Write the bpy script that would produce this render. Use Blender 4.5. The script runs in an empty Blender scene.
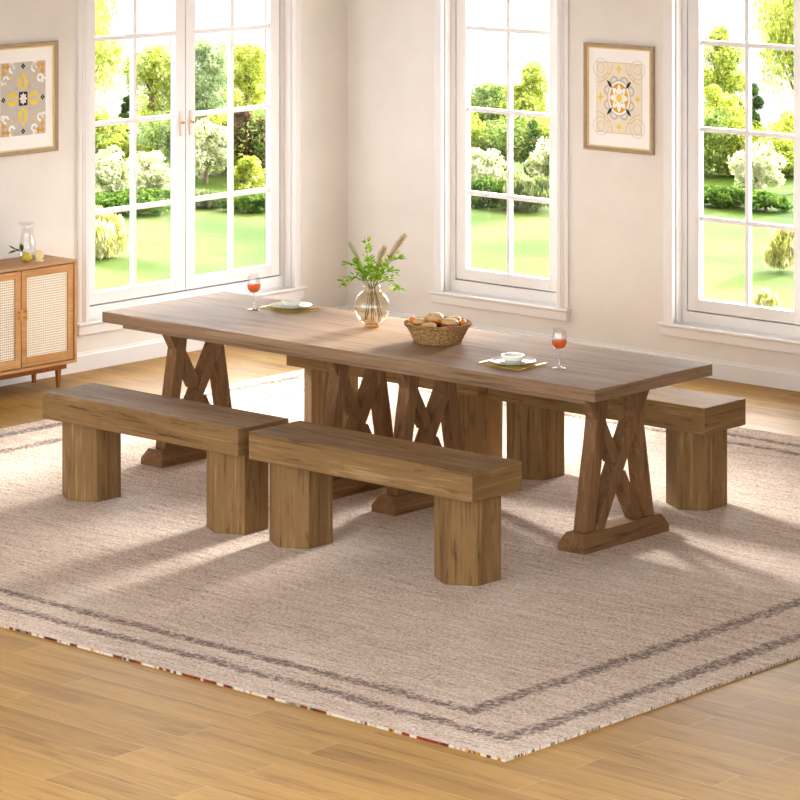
import bpy, bmesh, math, random
from mathutils import Vector, Matrix, Euler, noise as mnoise
R = random.Random(7)
S = bpy.context.scene
COL = S.collection
PI = math.pi

# ------------------------------------------------------------------ helpers
def link(name, bm, mats, parent=None, loc=(0, 0, 0), rot=(0, 0, 0), smooth=None):
    me = bpy.data.meshes.new(name)
    bmesh.ops.recalc_face_normals(bm, faces=bm.faces[:])
    bm.to_mesh(me); bm.free()
    if not isinstance(mats, (list, tuple)): mats = [mats]
    for m in mats: me.materials.append(m)
    o = bpy.data.objects.new(name, me); COL.objects.link(o)
    o.location = loc; o.rotation_euler = rot
    if parent: o.parent = parent
    if smooth is not None:
        me.shade_smooth() if smooth is True else me.set_sharp_from_angle(angle=smooth)
    return o

def empty(name, loc=(0, 0, 0), rot=(0, 0, 0), label=None, cat=None, group=None, kind=None):
    o = bpy.data.objects.new(name, None); COL.objects.link(o)
    o.location = loc; o.rotation_euler = rot; o.empty_display_size = .1
    return tag(o, label, cat, group, kind)

def tag(o, label=None, cat=None, group=None, kind=None):
    if label: o['label'] = label
    if cat: o['category'] = cat
    if group: o['group'] = group
    if kind: o['kind'] = kind
    return o

def dup(root, loc, rotz=0, label=None, name=None):
    r = root.copy(); COL.objects.link(r); r.location = loc; r.rotation_euler = (0, 0, rotz)
    if label: r['label'] = label
    for ch in list(root.children):
        c = ch.copy(); COL.objects.link(c); c.parent = r
        for g in list(ch.children):
            d = g.copy(); COL.objects.link(d); d.parent = c
    return r

def BM(): return bmesh.new()

def box(bm, x0, x1, y0, y1, z0, z1, bev=0, mi=0, seg=1):
    vs = [bm.verts.new(p) for p in ((x0,y0,z0),(x1,y0,z0),(x1,y1,z0),(x0,y1,z0),(x0,y0,z1),(x1,y0,z1),(x1,y1,z1),(x0,y1,z1))]
    fs = [bm.faces.new([vs[i] for i in q]) for q in ((3,2,1,0),(4,5,6,7),(0,1,5,4),(1,2,6,5),(2,3,7,6),(3,0,4,7))]
    for f in fs: f.material_index = mi
    if bev:
        es = list({e for f in fs for e in f.edges})
        r = bmesh.ops.bevel(bm, geom=es, offset=bev, segments=seg, affect='EDGES', profile=.5)
        for f in r['faces']: f.material_index = mi
    return vs

def prism(bm, pts, axis, a, b, mi=0, bev=0):
    """polygon pts extruded along axis from a to b; pts are the other two coordinates in order"""
    def mk(p, t):
        if axis == 0: return (t, p[0], p[1])
        if axis == 1: return (p[0], t, p[1])
        return (p[0], p[1], t)
    A = [bm.verts.new(mk(p, a)) for p in pts]; B = [bm.verts.new(mk(p, b)) for p in pts]
    n = len(pts); fs = [bm.faces.new(A[::-1]), bm.faces.new(B)]
    for i in range(n): fs.append(bm.faces.new((A[i], A[(i+1) % n], B[(i+1) % n], B[i])))
    for f in fs: f.material_index = mi
    if bev:
        es = list({e for f in fs for e in f.edges})
        bmesh.ops.bevel(bm, geom=es, offset=bev, segments=1, affect='EDGES', profile=.5)

def ends(bm):
    """end boards: faces looking along x take the second material"""
    for f in bm.faces:
        f.normal_update()
        if abs(f.normal.x) > .9: f.material_index = 1

def lathe(bm, prof, n=32, mi=0, c=(0, 0, 0), fn=None):
    rings = []
    for k, (r, z) in enumerate(prof):
        if r < 1e-6: rings.append([bm.verts.new((c[0], c[1], c[2]+z))]); continue
        ring = []
        for i in range(n):
            rr = r if fn is None else fn(r, z, i, k)
            a = 2*PI*i/n
            ring.append(bm.verts.new((c[0]+rr*math.cos(a), c[1]+rr*math.sin(a), c[2]+z)))
        rings.append(ring)
    for A, B in zip(rings, rings[1:]):
        for i in range(n):
            j = (i+1) % n
            q = [A[i], A[j], B[j], B[i]] if len(A) > 1 and len(B) > 1 else ([A[0], B[j], B[i]] if len(A) == 1 else [A[i], A[j], B[0]])
            if len(A) == 1 and len(B) == 1: continue
            f = bm.faces.new(q); f.material_index = mi

def tube(bm, pts, rad, n=6, mi=0, cap=True):
    pts = [Vector(p) for p in pts]; m = len(pts)
    if not isinstance(rad, (list, tuple)): rad = [rad]*m
    rings = []; up = Vector((.13, .31, .94)).normalized()
    for k, p in enumerate(pts):
        t = (pts[min(k+1, m-1)]-pts[max(k-1, 0)]).normalized()
        u = t.cross(up)
        if u.length < .05: u = t.cross(Vector((1, 0, 0)))
        u.normalize(); v = t.cross(u)
        rings.append([bm.verts.new(p+(u*math.cos(2*PI*i/n)+v*math.sin(2*PI*i/n))*rad[k]) for i in range(n)])
    for A, B in zip(rings, rings[1:]):
        for i in range(n):
            f = bm.faces.new((A[i], A[(i+1) % n], B[(i+1) % n], B[i])); f.material_index = mi
    if cap:
        bm.faces.new(rings[0][::-1]).material_index = mi; bm.faces.new(rings[-1]).material_index = mi

def ellipsoid(bm, c, r, n=20, m=12, mi=0, jit=0, seed=0):
    rings = []
    for k in range(m+1):
        th = PI*k/m
        if k in (0, m): rings.append([bm.verts.new((c[0], c[1], c[2]+r[2]*math.cos(th)))]); continue
        ring = []
        for i in range(n):
            a = 2*PI*i/n; d = Vector((math.sin(th)*math.cos(a), math.sin(th)*math.sin(a), math.cos(th)))
            s = 1+jit*mnoise.noise(d*2.2+Vector((seed, seed*.7, 0)))
            ring.append(bm.verts.new((c[0]+r[0]*d.x*s, c[1]+r[1]*d.y*s, c[2]+r[2]*d.z*s)))
        rings.append(ring)
    for A, B in zip(rings, rings[1:]):
        for i in range(n):
            j = (i+1) % n
            q = [A[0], B[i], B[j]] if len(A) == 1 else ([A[i], B[0], A[j]] if len(B) == 1 else [A[i], B[i], B[j], A[j]])
            bm.faces.new(q).material_index = mi

# ------------------------------------------------------------------ materials
def lin(c):
    f = lambda v: v/12.92 if v <= .04045 else ((v+.055)/1.055)**2.4
    return (f(c[0]/255), f(c[1]/255), f(c[2]/255), 1)

class NT:
    def __init__(s, name):
        s.m = bpy.data.materials.new(name); s.m.use_nodes = True
        s.t = s.m.node_tree; s.N = s.t.nodes; s.L = s.t.links
        s.b = s.N['Principled BSDF']; s.out = s.N['Material Output']
    def n(s, typ, **kw):
        o = s.N.new(typ)
        for k, v in kw.items():
            if k.startswith('i_'): o.inputs[k[2:].replace('_', ' ')].default_value = v
            else: setattr(o, k, v)
        return o
    def l(s, a, b): s.L.new(a, b)
    def coord(s, scale=(1, 1, 1), rnd=True):
        tc = s.n('ShaderNodeTexCoord'); mp = s.n('ShaderNodeMapping'); mp.inputs['Scale'].default_value = scale
        if rnd:
            oi = s.n('ShaderNodeObjectInfo'); ml = s.n('ShaderNodeMath', operation='MULTIPLY'); ml.inputs[1].default_value = 37
            s.l(oi.outputs['Random'], ml.inputs[0])
            ad = s.n('ShaderNodeVectorMath', operation='ADD'); s.l(tc.outputs['Object'], ad.inputs[0]); s.l(ml.outputs[0], ad.inputs[1])
            s.l(ad.outputs[0], mp.inputs['Vector'])
        else: s.l(tc.outputs['Object'], mp.inputs['Vector'])
        return mp.outputs[0]
    def noise(s, vec, scale, detail=4, rough=.55, dist=0):
        o = s.n('ShaderNodeTexNoise'); o.inputs['Scale'].default_value = scale; o.inputs['Detail'].default_value = detail
        o.inputs['Roughness'].default_value = rough; o.inputs['Distortion'].default_value = dist
        s.l(vec, o.inputs['Vector']); return o.outputs['Fac']
    def ramp(s, fac, stops):
        o = s.n('ShaderNodeValToRGB'); e = o.color_ramp.elements
        while len(e) < len(stops): e.new(.5)
        for q, (p, c) in zip(e, stops): q.position = p; q.color = c
        s.l(fac, o.inputs[0]); return o.outputs[0]
    def mix(s, fac, a, b, mode='MIX'):
        o = s.n('ShaderNodeMix', data_type='RGBA', blend_type=mode)
        if isinstance(fac, (int, float)): o.inputs[0].default_value = fac
        else: s.l(fac, o.inputs[0])
        for v, i in ((a, 6), (b, 7)):
            if isinstance(v, tuple): o.inputs[i].default_value = v
            else: s.l(v, o.inputs[i])
        return o.outputs[2]
    def math(s, op, a, b=None, c=None):
        o = s.n('ShaderNodeMath', operation=op)
        for i, v in enumerate((a, b, c)):
            if v is None: continue
            if isinstance(v, (int, float)): o.inputs[i].default_value = v
            else: s.l(v, o.inputs[i])
        return o.outputs[0]
    def bump(s, h, strength=.2, dist=.01):
        o = s.n('ShaderNodeBump'); o.inputs['Strength'].default_value = strength; o.inputs['Distance'].default_value = dist
        s.l(h, o.inputs['Height']); s.l(o.outputs[0], s.b.inputs['Normal'])
    def base(s, col, rough=.5, spec=.5, metal=0):
        if isinstance(col, tuple): s.b.inputs['Base Color'].default_value = col
        else: s.l(col, s.b.inputs['Base Color'])
        s.b.inputs['Roughness'].default_value = rough; s.b.inputs['Specular IOR Level'].default_value = spec
        s.b.inputs['Metallic'].default_value = metal

def plain(name, rgb, rough=.5, var=.05, scale=20, spec=.5, metal=0, bump=0):
    t = NT(name); c = lin(rgb); f = t.noise(t.coord(), scale, 3)
    lo = tuple(v*(1-var) for v in c[:3])+(1,); hi = tuple(min(1, v*(1+var)) for v in c[:3])+(1,)
    t.base(t.ramp(f, [(.3, lo), (.7, hi)]), rough, spec, metal)
    if bump: t.bump(f, bump, .002)
    return t.m

def wood(name, dark, mid, light, axis, rough=.62, knots=.45, flecks=.7, spec=.08):
    """grain runs along axis of the part's own space"""
    t = NT(name)
    sc = [1, 1, 1]; sc[axis] = .10
    fine = [1, 1, 1]; fine[axis] = .03
    v = t.coord(tuple(sc)); vf = t.coord(tuple(fine))
    n1 = t.noise(v, 13, 5, .6, 1.0); n2 = t.noise(vf, 84, 3, .75, .2); n3 = t.noise(v, 4.5, 3, .5, 1.6)
    f = t.math('ADD', t.math('MULTIPLY', n1, .48), t.math('MULTIPLY', n2, .52))
    c = t.ramp(f, [(.34, lin(dark)), (.46, lin(mid)), (.54, lin(mid)), (.66, lin(light))])
    dk = t.ramp(n3, [(.48, (1, 1, 1, 1)), (.62, (.66, .62, .58, 1))])
    c = t.mix(knots, c, dk, 'MULTIPLY')
    # dark flecks and short cracks along the grain
    ks = [1, 1, 1]; ks[axis] = .16
    n4 = t.noise(t.coord(tuple(ks)), 34, 3, .65)
    fl = t.ramp(n4, [(.60, (1, 1, 1, 1)), (.70, (.50, .44, .38, 1))])
    c = t.mix(flecks, c, fl, 'MULTIPLY')
    t.base(c, rough, spec); t.bump(n2, .12, .003)
    return t.m

D_, M_, L_ = (70, 48, 27), (132, 102, 65), (168, 137, 96)
W_BX = wood('bench_oak', D_, M_, L_, 0)
W_BZ = wood('bench_oak_upright', D_, M_, L_, 2)
W_BY = wood('bench_oak_end', D_, M_, L_, 1)
TD, TM, TL = (106, 80, 57), (146, 117, 90), (170, 143, 115)
W_TX = wood('table_oak', TD, TM, TL, 0, rough=.6, knots=.5, flecks=.25, spec=.14)
W_TE = wood('table_oak_end', TD, TM, TL, 1, rough=.6, knots=.5, flecks=.25, spec=.14)
GD, GM, GL = (70, 47, 30), (126, 93, 62), (156, 121, 84)
W_TZ = wood('trestle_oak_upright', GD, GM, GL, 2, rough=.55, knots=.6, flecks=.45)
W_TY = wood('trestle_oak_beam', GD, GM, GL, 1, rough=.55, knots=.6, flecks=.45)
W_CY = wood('cabinet_oak', (170, 122, 76), (196, 148, 98), (212, 168, 118), 1, knots=.2, flecks=.15)
W_CTOP = wood('cabinet_oak_top', (160, 122, 86), (182, 145, 108), (198, 162, 126), 1, knots=.2, flecks=.15)
W_CL = wood('cabinet_leg_wood', (120, 70, 34), (150, 92, 48), (168, 108, 60), 2, knots=.2, flecks=.15)
WHITE = plain('white_painted_wood', (229, 226, 224), .35, .015, 6)
GAP_SHADE = plain('painted_gap_shade', (70, 58, 48), .8, .1)
BRASS = plain('brass', (214, 170, 96), .28, .05, 30, metal=1)
GOLD = plain('gold_cutlery', (226, 170, 84), .22, .05, 30, metal=1)
PEARL = plain('pale_handle_plate', (226, 208, 196), .35, .05, 30)
CERAM = plain('cream_glazed_ceramic', (240, 240, 228), .18, .02, 10)
NAPK = None
def napkin_mat():
    t = NT('olive_gold_linen'); v = t.coord((1, 1, 1))
    w = t.n('ShaderNodeTexWave'); w.inputs['Scale'].default_value = 90; t.l(v, w.inputs['Vector'])
    n = t.noise(v, 14, 4)
    c = t.ramp(n, [(.3, lin((176, 150, 70))), (.7, lin((214, 192, 112)))])
    t.base(t.mix(.15, c, w.outputs['Color'], 'MULTIPLY'), .8, .2); t.bump(n, .4, .01); return t.m
NAPK = napkin_mat()

def wall_mat():
    t = NT('beige_limewash_plaster'); v = t.coord(rnd=False)
    n = t.noise(v, 2.2, 5, .6); n2 = t.noise(v, 60, 3)
    c = t.ramp(n, [(.3, lin((222, 216, 209))), (.7, lin((231, 226, 220)))])
    t.base(c, .85, .2); t.bump(n2, .06, .004); return t.m
WALL = wall_mat()

def floor_mat():
    t = NT('oak_floorboards'); v = t.coord(rnd=False)
    mp = t.n('ShaderNodeMapping'); mp.inputs['Location'].default_value = (.3, .052, 0); t.l(v, mp.inputs['Vector'])
    br = t.n('ShaderNodeTexBrick', offset=.37, offset_frequency=2)
    for k, q in (('Scale', 1), ('Mortar Size', .0012), ('Mortar Smooth', .2), ('Bias', 0), ('Brick Width', 1.25), ('Row Height', .16)): br.inputs[k].default_value = q
    br.inputs['Color1'].default_value = (0, 0, 0, 1); br.inputs['Color2'].default_value = (1, 1, 1, 1); br.inputs['Mortar'].default_value = (.5, .5, .5, 1)
    t.l(mp.outputs[0], br.inputs['Vector'])
    pl = br.outputs['Color']
    # grain shifted per plank
    ad = t.n('ShaderNodeVectorMath', operation='ADD'); ms = t.n('ShaderNodeVectorMath', operation='SCALE'); ms.inputs['Scale'].default_value = 9
    t.l(pl, ms.inputs[0]); t.l(v, ad.inputs[0]); t.l(ms.outputs[0], ad.inputs[1])
    m2 = t.n('ShaderNodeMapping'); m2.inputs['Scale'].default_value = (.12, 1.3, 1); t.l(ad.outputs[0], m2.inputs['Vector'])
    m3 = t.n('ShaderNodeMapping'); m3.inputs['Scale'].default_value = (.6, 14, 1); t.l(ad.outputs[0], m3.inputs['Vector'])
    n1 = t.noise(m2.outputs[0], 9, 6, .62, 1.0); n2 = t.noise(m3.outputs[0], 12, 4, .6)
    f = t.math('ADD', t.math('MULTIPLY', n1, .6), t.math('MULTIPLY', n2, .4))
    c = t.ramp(f, [(.3, lin((118, 84, 40))), (.48, lin((164, 125, 63))), (.7, lin((184, 145, 83)))])
    tint = t.ramp(pl, [(0, (.78, .75, .71, 1)), (.35, (.95, .94, .93, 1)), (1, (1.05, 1.05, 1.02, 1))])
    c = t.mix(.8, c, tint, 'MULTIPLY')
    c = t.mix(t.math('MULTIPLY', br.outputs['Fac'], .75), c, lin((204, 178, 134)))
    t.base(c, .5, .16); t.bump(n2, .05, .003); return t.m
FLOOR = floor_mat()

RX0, RX1, RY0, RY1, RZ = .95, 6.5187, -6.2327, -1.0831, .010
def rug_mat():
    t = NT('woven_beige_rug'); tc = t.n('ShaderNodeTexCoord'); v = tc.outputs['Object']
    sp = t.n('ShaderNodeSeparateXYZ'); t.l(v, sp.inputs[0])
    hx, hy = (RX1-RX0)/2, (RY1-RY0)/2
    nb = t.noise(v, 4, 3, .7); ns = t.noise(v, 48, 2, .7)
    j = t.math('ADD', t.math('MULTIPLY', t.math('SUBTRACT', nb, .5), .05), t.math('MULTIPLY', t.math('SUBTRACT', ns, .5), .10))
    dx = t.math('ADD', t.math('SUBTRACT', hx, t.math('ABSOLUTE', sp.outputs[0])), j)
    dy = t.math('ADD', t.math('SUBTRACT', hy, t.math('ABSOLUTE', sp.outputs[1])), j)
    def band(d, c, w): # 1 inside |d-c|<w, soft shoulders
        a = t.math('ABSOLUTE', t.math('SUBTRACT', d, c))
        o = t.math('DIVIDE', t.math('SUBTRACT', w, a), w*.45); o.node.use_clamp = True
        return o
    def ring(cx, wx, cy, wy):
        X = t.math('MULTIPLY', band(dx, cx, wx), t.math('GREATER_THAN', dy, cy-wy*.6))
        Y = t.math('MULTIPLY', band(dy, cy, wy), t.math('GREATER_THAN', dx, cx-wx*.6))
        return t.math('MAXIMUM', X, Y)
    k = t.math('MAXIMUM', ring(.146, .045, .185, .036), ring(.45, .048, .352, .036))
    ms = t.n('ShaderNodeMapping'); ms.inputs['Scale'].default_value = (.55, 5, 1); t.l(v, ms.inputs['Vector'])
    st = t.noise(ms.outputs[0], 7, 5, .75); big = t.noise(v, .9, 3)
    pile = t.noise(v, 78, 2, .85); pile2 = t.noise(v, 45, 1, .6)
    f = t.math('ADD', t.math('MULTIPLY', st, .34), t.math('ADD', t.math('MULTIPLY', pile, .50), t.math('MULTIPLY', big, .16)))
    c = t.ramp(f, [(.38, lin((140, 108, 88))), (.47, lin((208, 182, 160))), (.54, lin((228, 206, 187))), (.63, lin((250, 240, 228)))])
    dkc = t.ramp(pile, [(.38, lin((74, 48, 36))), (.5, lin((120, 90, 72))), (.64, lin((170, 140, 118)))])
    kk = t.math('MULTIPLY', k, t.ramp(pile2, [(.36, (.35, .35, .35, 1)), (.55, (1, 1, 1, 1))]))
    t.base(t.mix(kk, c, dkc), .95, .1)
    t.b.inputs['Sheen Weight'].default_value = .25
    h = t.math('ADD', pile, t.math('MULTIPLY', st, .4)); t.bump(h, 1.0, .02); return t.m
RUG = rug_mat()
def rug_edge(name, stops, scale, axis):
    t = NT(name); sc = [.01, .01, .01]; sc[axis] = 1
    n = t.noise(t.coord(tuple(sc), rnd=False), scale, 3, .9)
    t.base(t.ramp(n, stops), .95, .1); return t.m
K_ = lambda *c: lin(c)
RUGE1 = rug_edge('rug_edge_coloured', [(.30, K_(60, 46, 40)), (.40, K_(90, 50, 44)), (.44, K_(150, 52, 34)), (.47, K_(70, 52, 46)), (.50, K_(204, 190, 170)), (.55, K_(214, 204, 188)), (.58, K_(190, 134, 50)), (.62, K_(62, 46, 48)), (.7, K_(190, 176, 158))], 5, 0)
RUGE2 = rug_edge('rug_edge_fringe', [(.38, K_(64, 54, 48)), (.48, K_(190, 172, 152)), (.56, K_(232, 222, 206)), (.62, K_(96, 80, 70))], 48, 1)

def glassy(name, tint, refl=.08, rough=.02):
    """thin clear glass: transmits straight through, mirrors a little more at grazing angles"""
    t = NT(name); t.N.remove(t.b)
    tr = t.n('ShaderNodeBsdfTransparent'); tr.inputs[0].default_value = tint
    gl = t.n('ShaderNodeBsdfGlossy'); gl.inputs['Roughness'].default_value = rough
    lw = t.n('ShaderNodeLayerWeight'); lw.inputs['Blend'].default_value = .35
    f = t.math('ADD', refl*.4, t.math('MULTIPLY', lw.outputs['Facing'], refl))
    mx = t.n('ShaderNodeMixShader'); t.l(f, mx.inputs[0]); t.l(tr.outputs[0], mx.inputs[1]); t.l(gl.outputs[0], mx.inputs[2])
    t.l(mx.outputs[0], t.out.inputs['Surface']); return t.m
PANE = glassy('window_glass', (.985, .99, .99, 1), .02)
THICK = glassy('thick_clear_glass', (.97, .97, .97, 1), .75, .12)
CLEAR = glassy('clear_glass', (.992, .995, .995, 1), .18, .04)
AMBER = glassy('amber_glass', (.99, .965, .90, 1), .16, .04)
AMBERF = glassy('thick_amber_glass', (.90, .70, .36, 1), .2, .08)
def drink_mat():
    t = NT('orange_drink'); t.N.remove(t.b)
    tr = t.n('ShaderNodeBsdfTransparent'); tr.inputs[0].default_value = (1, .5, .22, 1)
    tl = t.n('ShaderNodeBsdfTranslucent'); tl.inputs[0].default_value = (.95, .27, .05, 1)
    df = t.n('ShaderNodeBsdfDiffuse'); df.inputs[0].default_value = (.9, .22, .04, 1)
    a = t.n('ShaderNodeMixShader'); t.l(tl.outputs[0], a.inputs[1]); t.l(df.outputs[0], a.inputs[2])
    m = t.n('ShaderNodeMixShader'); m.inputs[0].default_value = .55; t.l(tr.outputs[0], m.inputs[1]); t.l(a.outputs[0], m.inputs[2])
    t.l(m.outputs[0], t.out.inputs['Surface']); return t.m
DRINK = drink_mat()

def leaf_mat(name, stops, scale=3, trans=.35):
    t = NT(name); t.N.remove(t.b); n = t.noise(t.coord((1, 1, 1)), scale, 4, .8)
    c = t.ramp(n, [(p, lin(k)) for p, k in stops])
    d = t.n('ShaderNodeBsdfDiffuse'); tl = t.n('ShaderNodeBsdfTranslucent'); t.l(c, d.inputs[0]); t.l(c, tl.inputs[0])
    mx = t.n('ShaderNodeMixShader'); mx.inputs[0].default_value = trans; t.l(d.outputs[0], mx.inputs[1]); t.l(tl.outputs[0], mx.inputs[2])
    t.l(mx.outputs[0], t.out.inputs['Surface']); return t.m
LF = {
 'yel': leaf_mat('yellow_green_leaves', [(.34, (63, 83, 20)), (.45, (140, 150, 48)), (.56, (187, 190, 89)), (.68, (233, 229, 172))]),
 'yel2': leaf_mat('lime_leaves', [(.34, (57, 78, 20)), (.45, (124, 140, 44)), (.57, (179, 183, 83)), (.70, (231, 229, 166))]),
 'green': leaf_mat('mid_green_leaves', [(.34, (55, 78, 33)), (.5, (113, 135, 63)), (.68, (192, 196, 131))]),
 'grey': leaf_mat('grey_green_leaves', [(.34, (72, 94, 61)), (.5, (129, 146, 96)), (.68, (211, 216, 170))]),
 'dark': leaf_mat('dark_green_needles', [(.34, (26, 46, 22)), (.55, (68, 92, 41)), (.72, (126, 144, 76))]),
 'hedge': leaf_mat('hedge_leaves', [(.36, (33, 57, 20)), (.5, (76, 107, 39)), (.66, (146, 161, 78))]),
 'greylow': leaf_mat('olive_leaves', [(.34, (65, 78, 46)), (.5, (118, 129, 74)), (.68, (194, 190, 137))]),
 'pale': leaf_mat('silvery_leaves', [(.34, (102, 120, 61)), (.46, (179, 183, 131)), (.58, (225, 222, 194))]),
 'plum': leaf_mat('plum_leaves', [(.34, (55, 37, 31)), (.5, (100, 74, 57)), (.68, (153, 133, 83))]),
 'hang': leaf_mat('birch_leaves', [(.34, (96, 110, 40)), (.5, (157, 164, 65)), (.66, (225, 222, 155))]),
 'bed': leaf_mat('meadow_leaves', [(.34, (122, 129, 50)), (.47, (183, 179, 100)), (.60, (229, 222, 183))]),
}
BARK = plain('bark', (104, 84, 62), .9, .3, 12)
SPRIG = leaf_mat('fresh_green_leaves', [(.3, (70, 110, 14)), (.5, (128, 170, 30)), (.7, (186, 208, 70))], 30, .3)
STEM = plain('brown_stem', (112, 92, 58), .7, .2, 60)
PAMP = plain('pampas_beige', (208, 190, 156), .95, .2, 90)
PAMPG = plain('pampas_greenish', (196, 192, 156), .95, .2, 90)

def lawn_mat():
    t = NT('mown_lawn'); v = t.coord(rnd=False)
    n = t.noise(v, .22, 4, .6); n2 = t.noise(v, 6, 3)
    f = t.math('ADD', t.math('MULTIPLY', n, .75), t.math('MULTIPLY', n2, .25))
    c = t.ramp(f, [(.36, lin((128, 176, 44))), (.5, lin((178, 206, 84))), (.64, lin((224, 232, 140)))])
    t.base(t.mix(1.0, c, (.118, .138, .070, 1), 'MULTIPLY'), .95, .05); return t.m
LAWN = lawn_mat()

# ------------------------------------------------------------------ room
H = 3.2; WT = .22; OZ0, OZ1 = .262, 2.50
def wall_with_holes(name, length0, length1, holes, rot, label):
    """local x along the wall, y outwards, z up"""
    bm = BM(); x = length0
    for a, b in holes:
        box(bm, x, a, 0, WT, -.05, H); box(bm, a, b, 0, WT, -.05, OZ0); box(bm, a, b, 0, WT, OZ1, H); x = b
    box(bm, x, length1, 0, WT, -.05, H)
    return tag(link(name, bm, WALL, rot=rot), label, 'wall', kind='structure')
W1 = (-2.215, -.508); W2 = (.807, 1.712); W3 = (.807+1.762, 1.712+1.762)
wall_with_holes('wall_back', -WT, 9, [W2, W3], (0, 0, 0), 'beige plaster wall with two single windows')
wall_with_holes('wall_left', -9, 0, [W1], (0, 0, PI/2), 'beige plaster wall with the double window')
bm = BM(); box(bm, 9, 9+WT, -5.4, WT, -.05, H); tag(link('wall_right_blocker', bm, WALL), 'plain beige wall out of view on the right, added to block sky light', 'wall', kind='structure')  # unseen wall added to keep side sky light out of the room
bm = BM(); box(bm, -WT, 9+WT, -9, WT, -.2, 0); tag(link('floor', bm, FLOOR), 'golden oak plank floor', 'floor', kind='structure')
bm = BM(); box(bm, -WT, 9+WT, -8.3, WT, H, H+.12); tag(link('ceiling', bm, WALL), 'plain pale ceiling above the room', 'ceiling', kind='structure')
def baseboard(name, a, b, rot, label):
    bm = BM(); prism(bm, [(0, 0), (-.018, 0), (-.018, .088), (-.012, .096), (-.010, .108), (0, .108)], 0, a, b)
    o = link(name, bm, WHITE, rot=rot); return tag(o, label, 'baseboard', kind='structure')
baseboard('baseboard_back', .0, 9, (0, 0, 0), 'white baseboard under the two single windows')
baseboard('baseboard_left', -9, 0, (0, 0, PI/2), 'white baseboard under the double window')

def window(name, rng, leaves, rot, label):
    w = rng[1]-rng[0]; zb, zt = .283, OZ1
    loc = (rng[0], 0, 0) if rot == 0 else (0, rng[0], 0)
    t = empty(name, loc, (0, 0, rot), label, 'window', kind='structure')
    cw = .076
    prof = [(0, .004), (0, -.027), (.006, -.030), (.030, -.028), (.036, -.022), (.044, -.022), (.048, -.017), (.062, -.017), (cw, -.012), (cw, .004)]
    for s in (0, 1):
        bm = BM(); pts = [(-u, y) for u, y in prof] if s == 0 else [(w+u, y) for u, y in prof]
        prism(bm, pts, 2, zb, zt+cw); link('casing', bm, WHITE, t)
    bm = BM(); prism(bm, [(y, zt+u) for u, y in prof], 0, -.0, w); link('head_casing', bm, WHITE, t)
    bm = BM(); box(bm, -cw-.022, w+cw+.022, -.048, .0, zb-.018, zb, .006, seg=3); box(bm, 0.002, w-.002, -.02, .052, zb-.02, zb)
    link('stool', bm, WHITE, t)
    bm = BM(); prism(bm, [(0, zb-.018), (-.034, zb-.018), (-.030, zb-.026), (-.029, zb-.072), (-.026, zb-.075), (0, zb-.075)], 0, -cw-.004, w+cw+.004); link('apron', bm, WHITE, t)
    # frame
    bm = BM(); fy0, fy1 = .055, .17; fw = .041
    box(bm, 0, fw, fy0, fy1, zb-.02, zt); box(bm, w-fw, w, fy0, fy1, zb-.02, zt)
    box(bm, fw, w-fw, fy0, fy1, zb-.02, zb+.066); box(bm, fw, w-fw, fy0, fy1, zt-fw, zt)
    box(bm, 0, .006, 0.004, fy0, zb, zt); box(bm, w-.006, w, 0.004, fy0, zb, zt); box(bm, 0.006, w-.006, 0.004, fy0, zt-.006, zt)
    link('frame', bm, WHITE, t)
    bm = BM(); g = .005
    x0, x1, z0, z1 = fw, w-fw, zb+.066, zt-fw
    box(bm, x0, x0+.03, .115, .16, z0, z1); box(bm, x1-.03, x1, .115, .16, z0, z1); box(bm, x0, x1, .115, .16, z0, z0+.03); box(bm, x0, x1, .115, .16, z1-.03, z1)
    if leaves == 2: box(bm, (x0+x1)/2-.03, (x0+x1)/2+.03, .115, .16, z0, z1)
    link('gap_shade_strip', bm, GAP_SHADE, t)  # dark strips painting the shade in the gaps round the sash
    lw = (x1-x0)/leaves
    for k in range(leaves):
        a = x0+k*lw+g*(.6 if k else 1); b = x0+(k+1)*lw-g*(1 if k == leaves-1 else .6)
        c, d = z0+.007, z1-g; st = .079; y0, y1 = .060, .105
        bm = BM()
        box(bm, a, a+st, y0, y1, c, d, .002); box(bm, b-st, b, y0, y1, c, d, .002)
        box(bm, a+st, b-st, y0, y1, c, .425, .002); box(bm, a+st, b-st, y0, y1, d-.062, d, .002)
        sash = link('sash', bm, WHITE, t)
        bm = BM(); box(bm, a+st-.004, b-st+.004, .088, .092, .421, d-.058); link('glass', bm, PANE, sash)
        bm = BM(); mid = (a+b)/2; hm = .0135
        box(bm, mid-hm, mid+hm, .070, .102, .425, d-.062, .002)
        for zc in (.887, 1.400, 1.898): box(bm, a+st, b-st, .0695, .1025, zc-hm, zc+hm, .002)
        link('muntins', bm, WHITE, sash)
        if leaves == 2:
            hx_ = b-.036 if k == 0 else a+.036
            bm = BM(); box(bm, hx_-.012, hx_+.012, .052, .060, 1.28, 1.43, .003)
            h = link('handle', bm, PEARL, sash); h['label'] = 'pale window handle plate with brass knob'
            ellipse = BM(); ellipsoid(ellipse, (hx_, .040, 1.362), (.013, .014, .009), 12, 8); link('knob', ellipse, BRASS, sash, smooth=True)
    return t
window('window_1', W1, 2, PI/2, 'tall white double window with pale handles beside the rattan sideboard')
window('window_2', W2, 1, 0, 'tall white single window near the room corner behind the vase')
window('window_3', W3, 1, 0, 'tall white single window at the right edge behind the table end')

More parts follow.
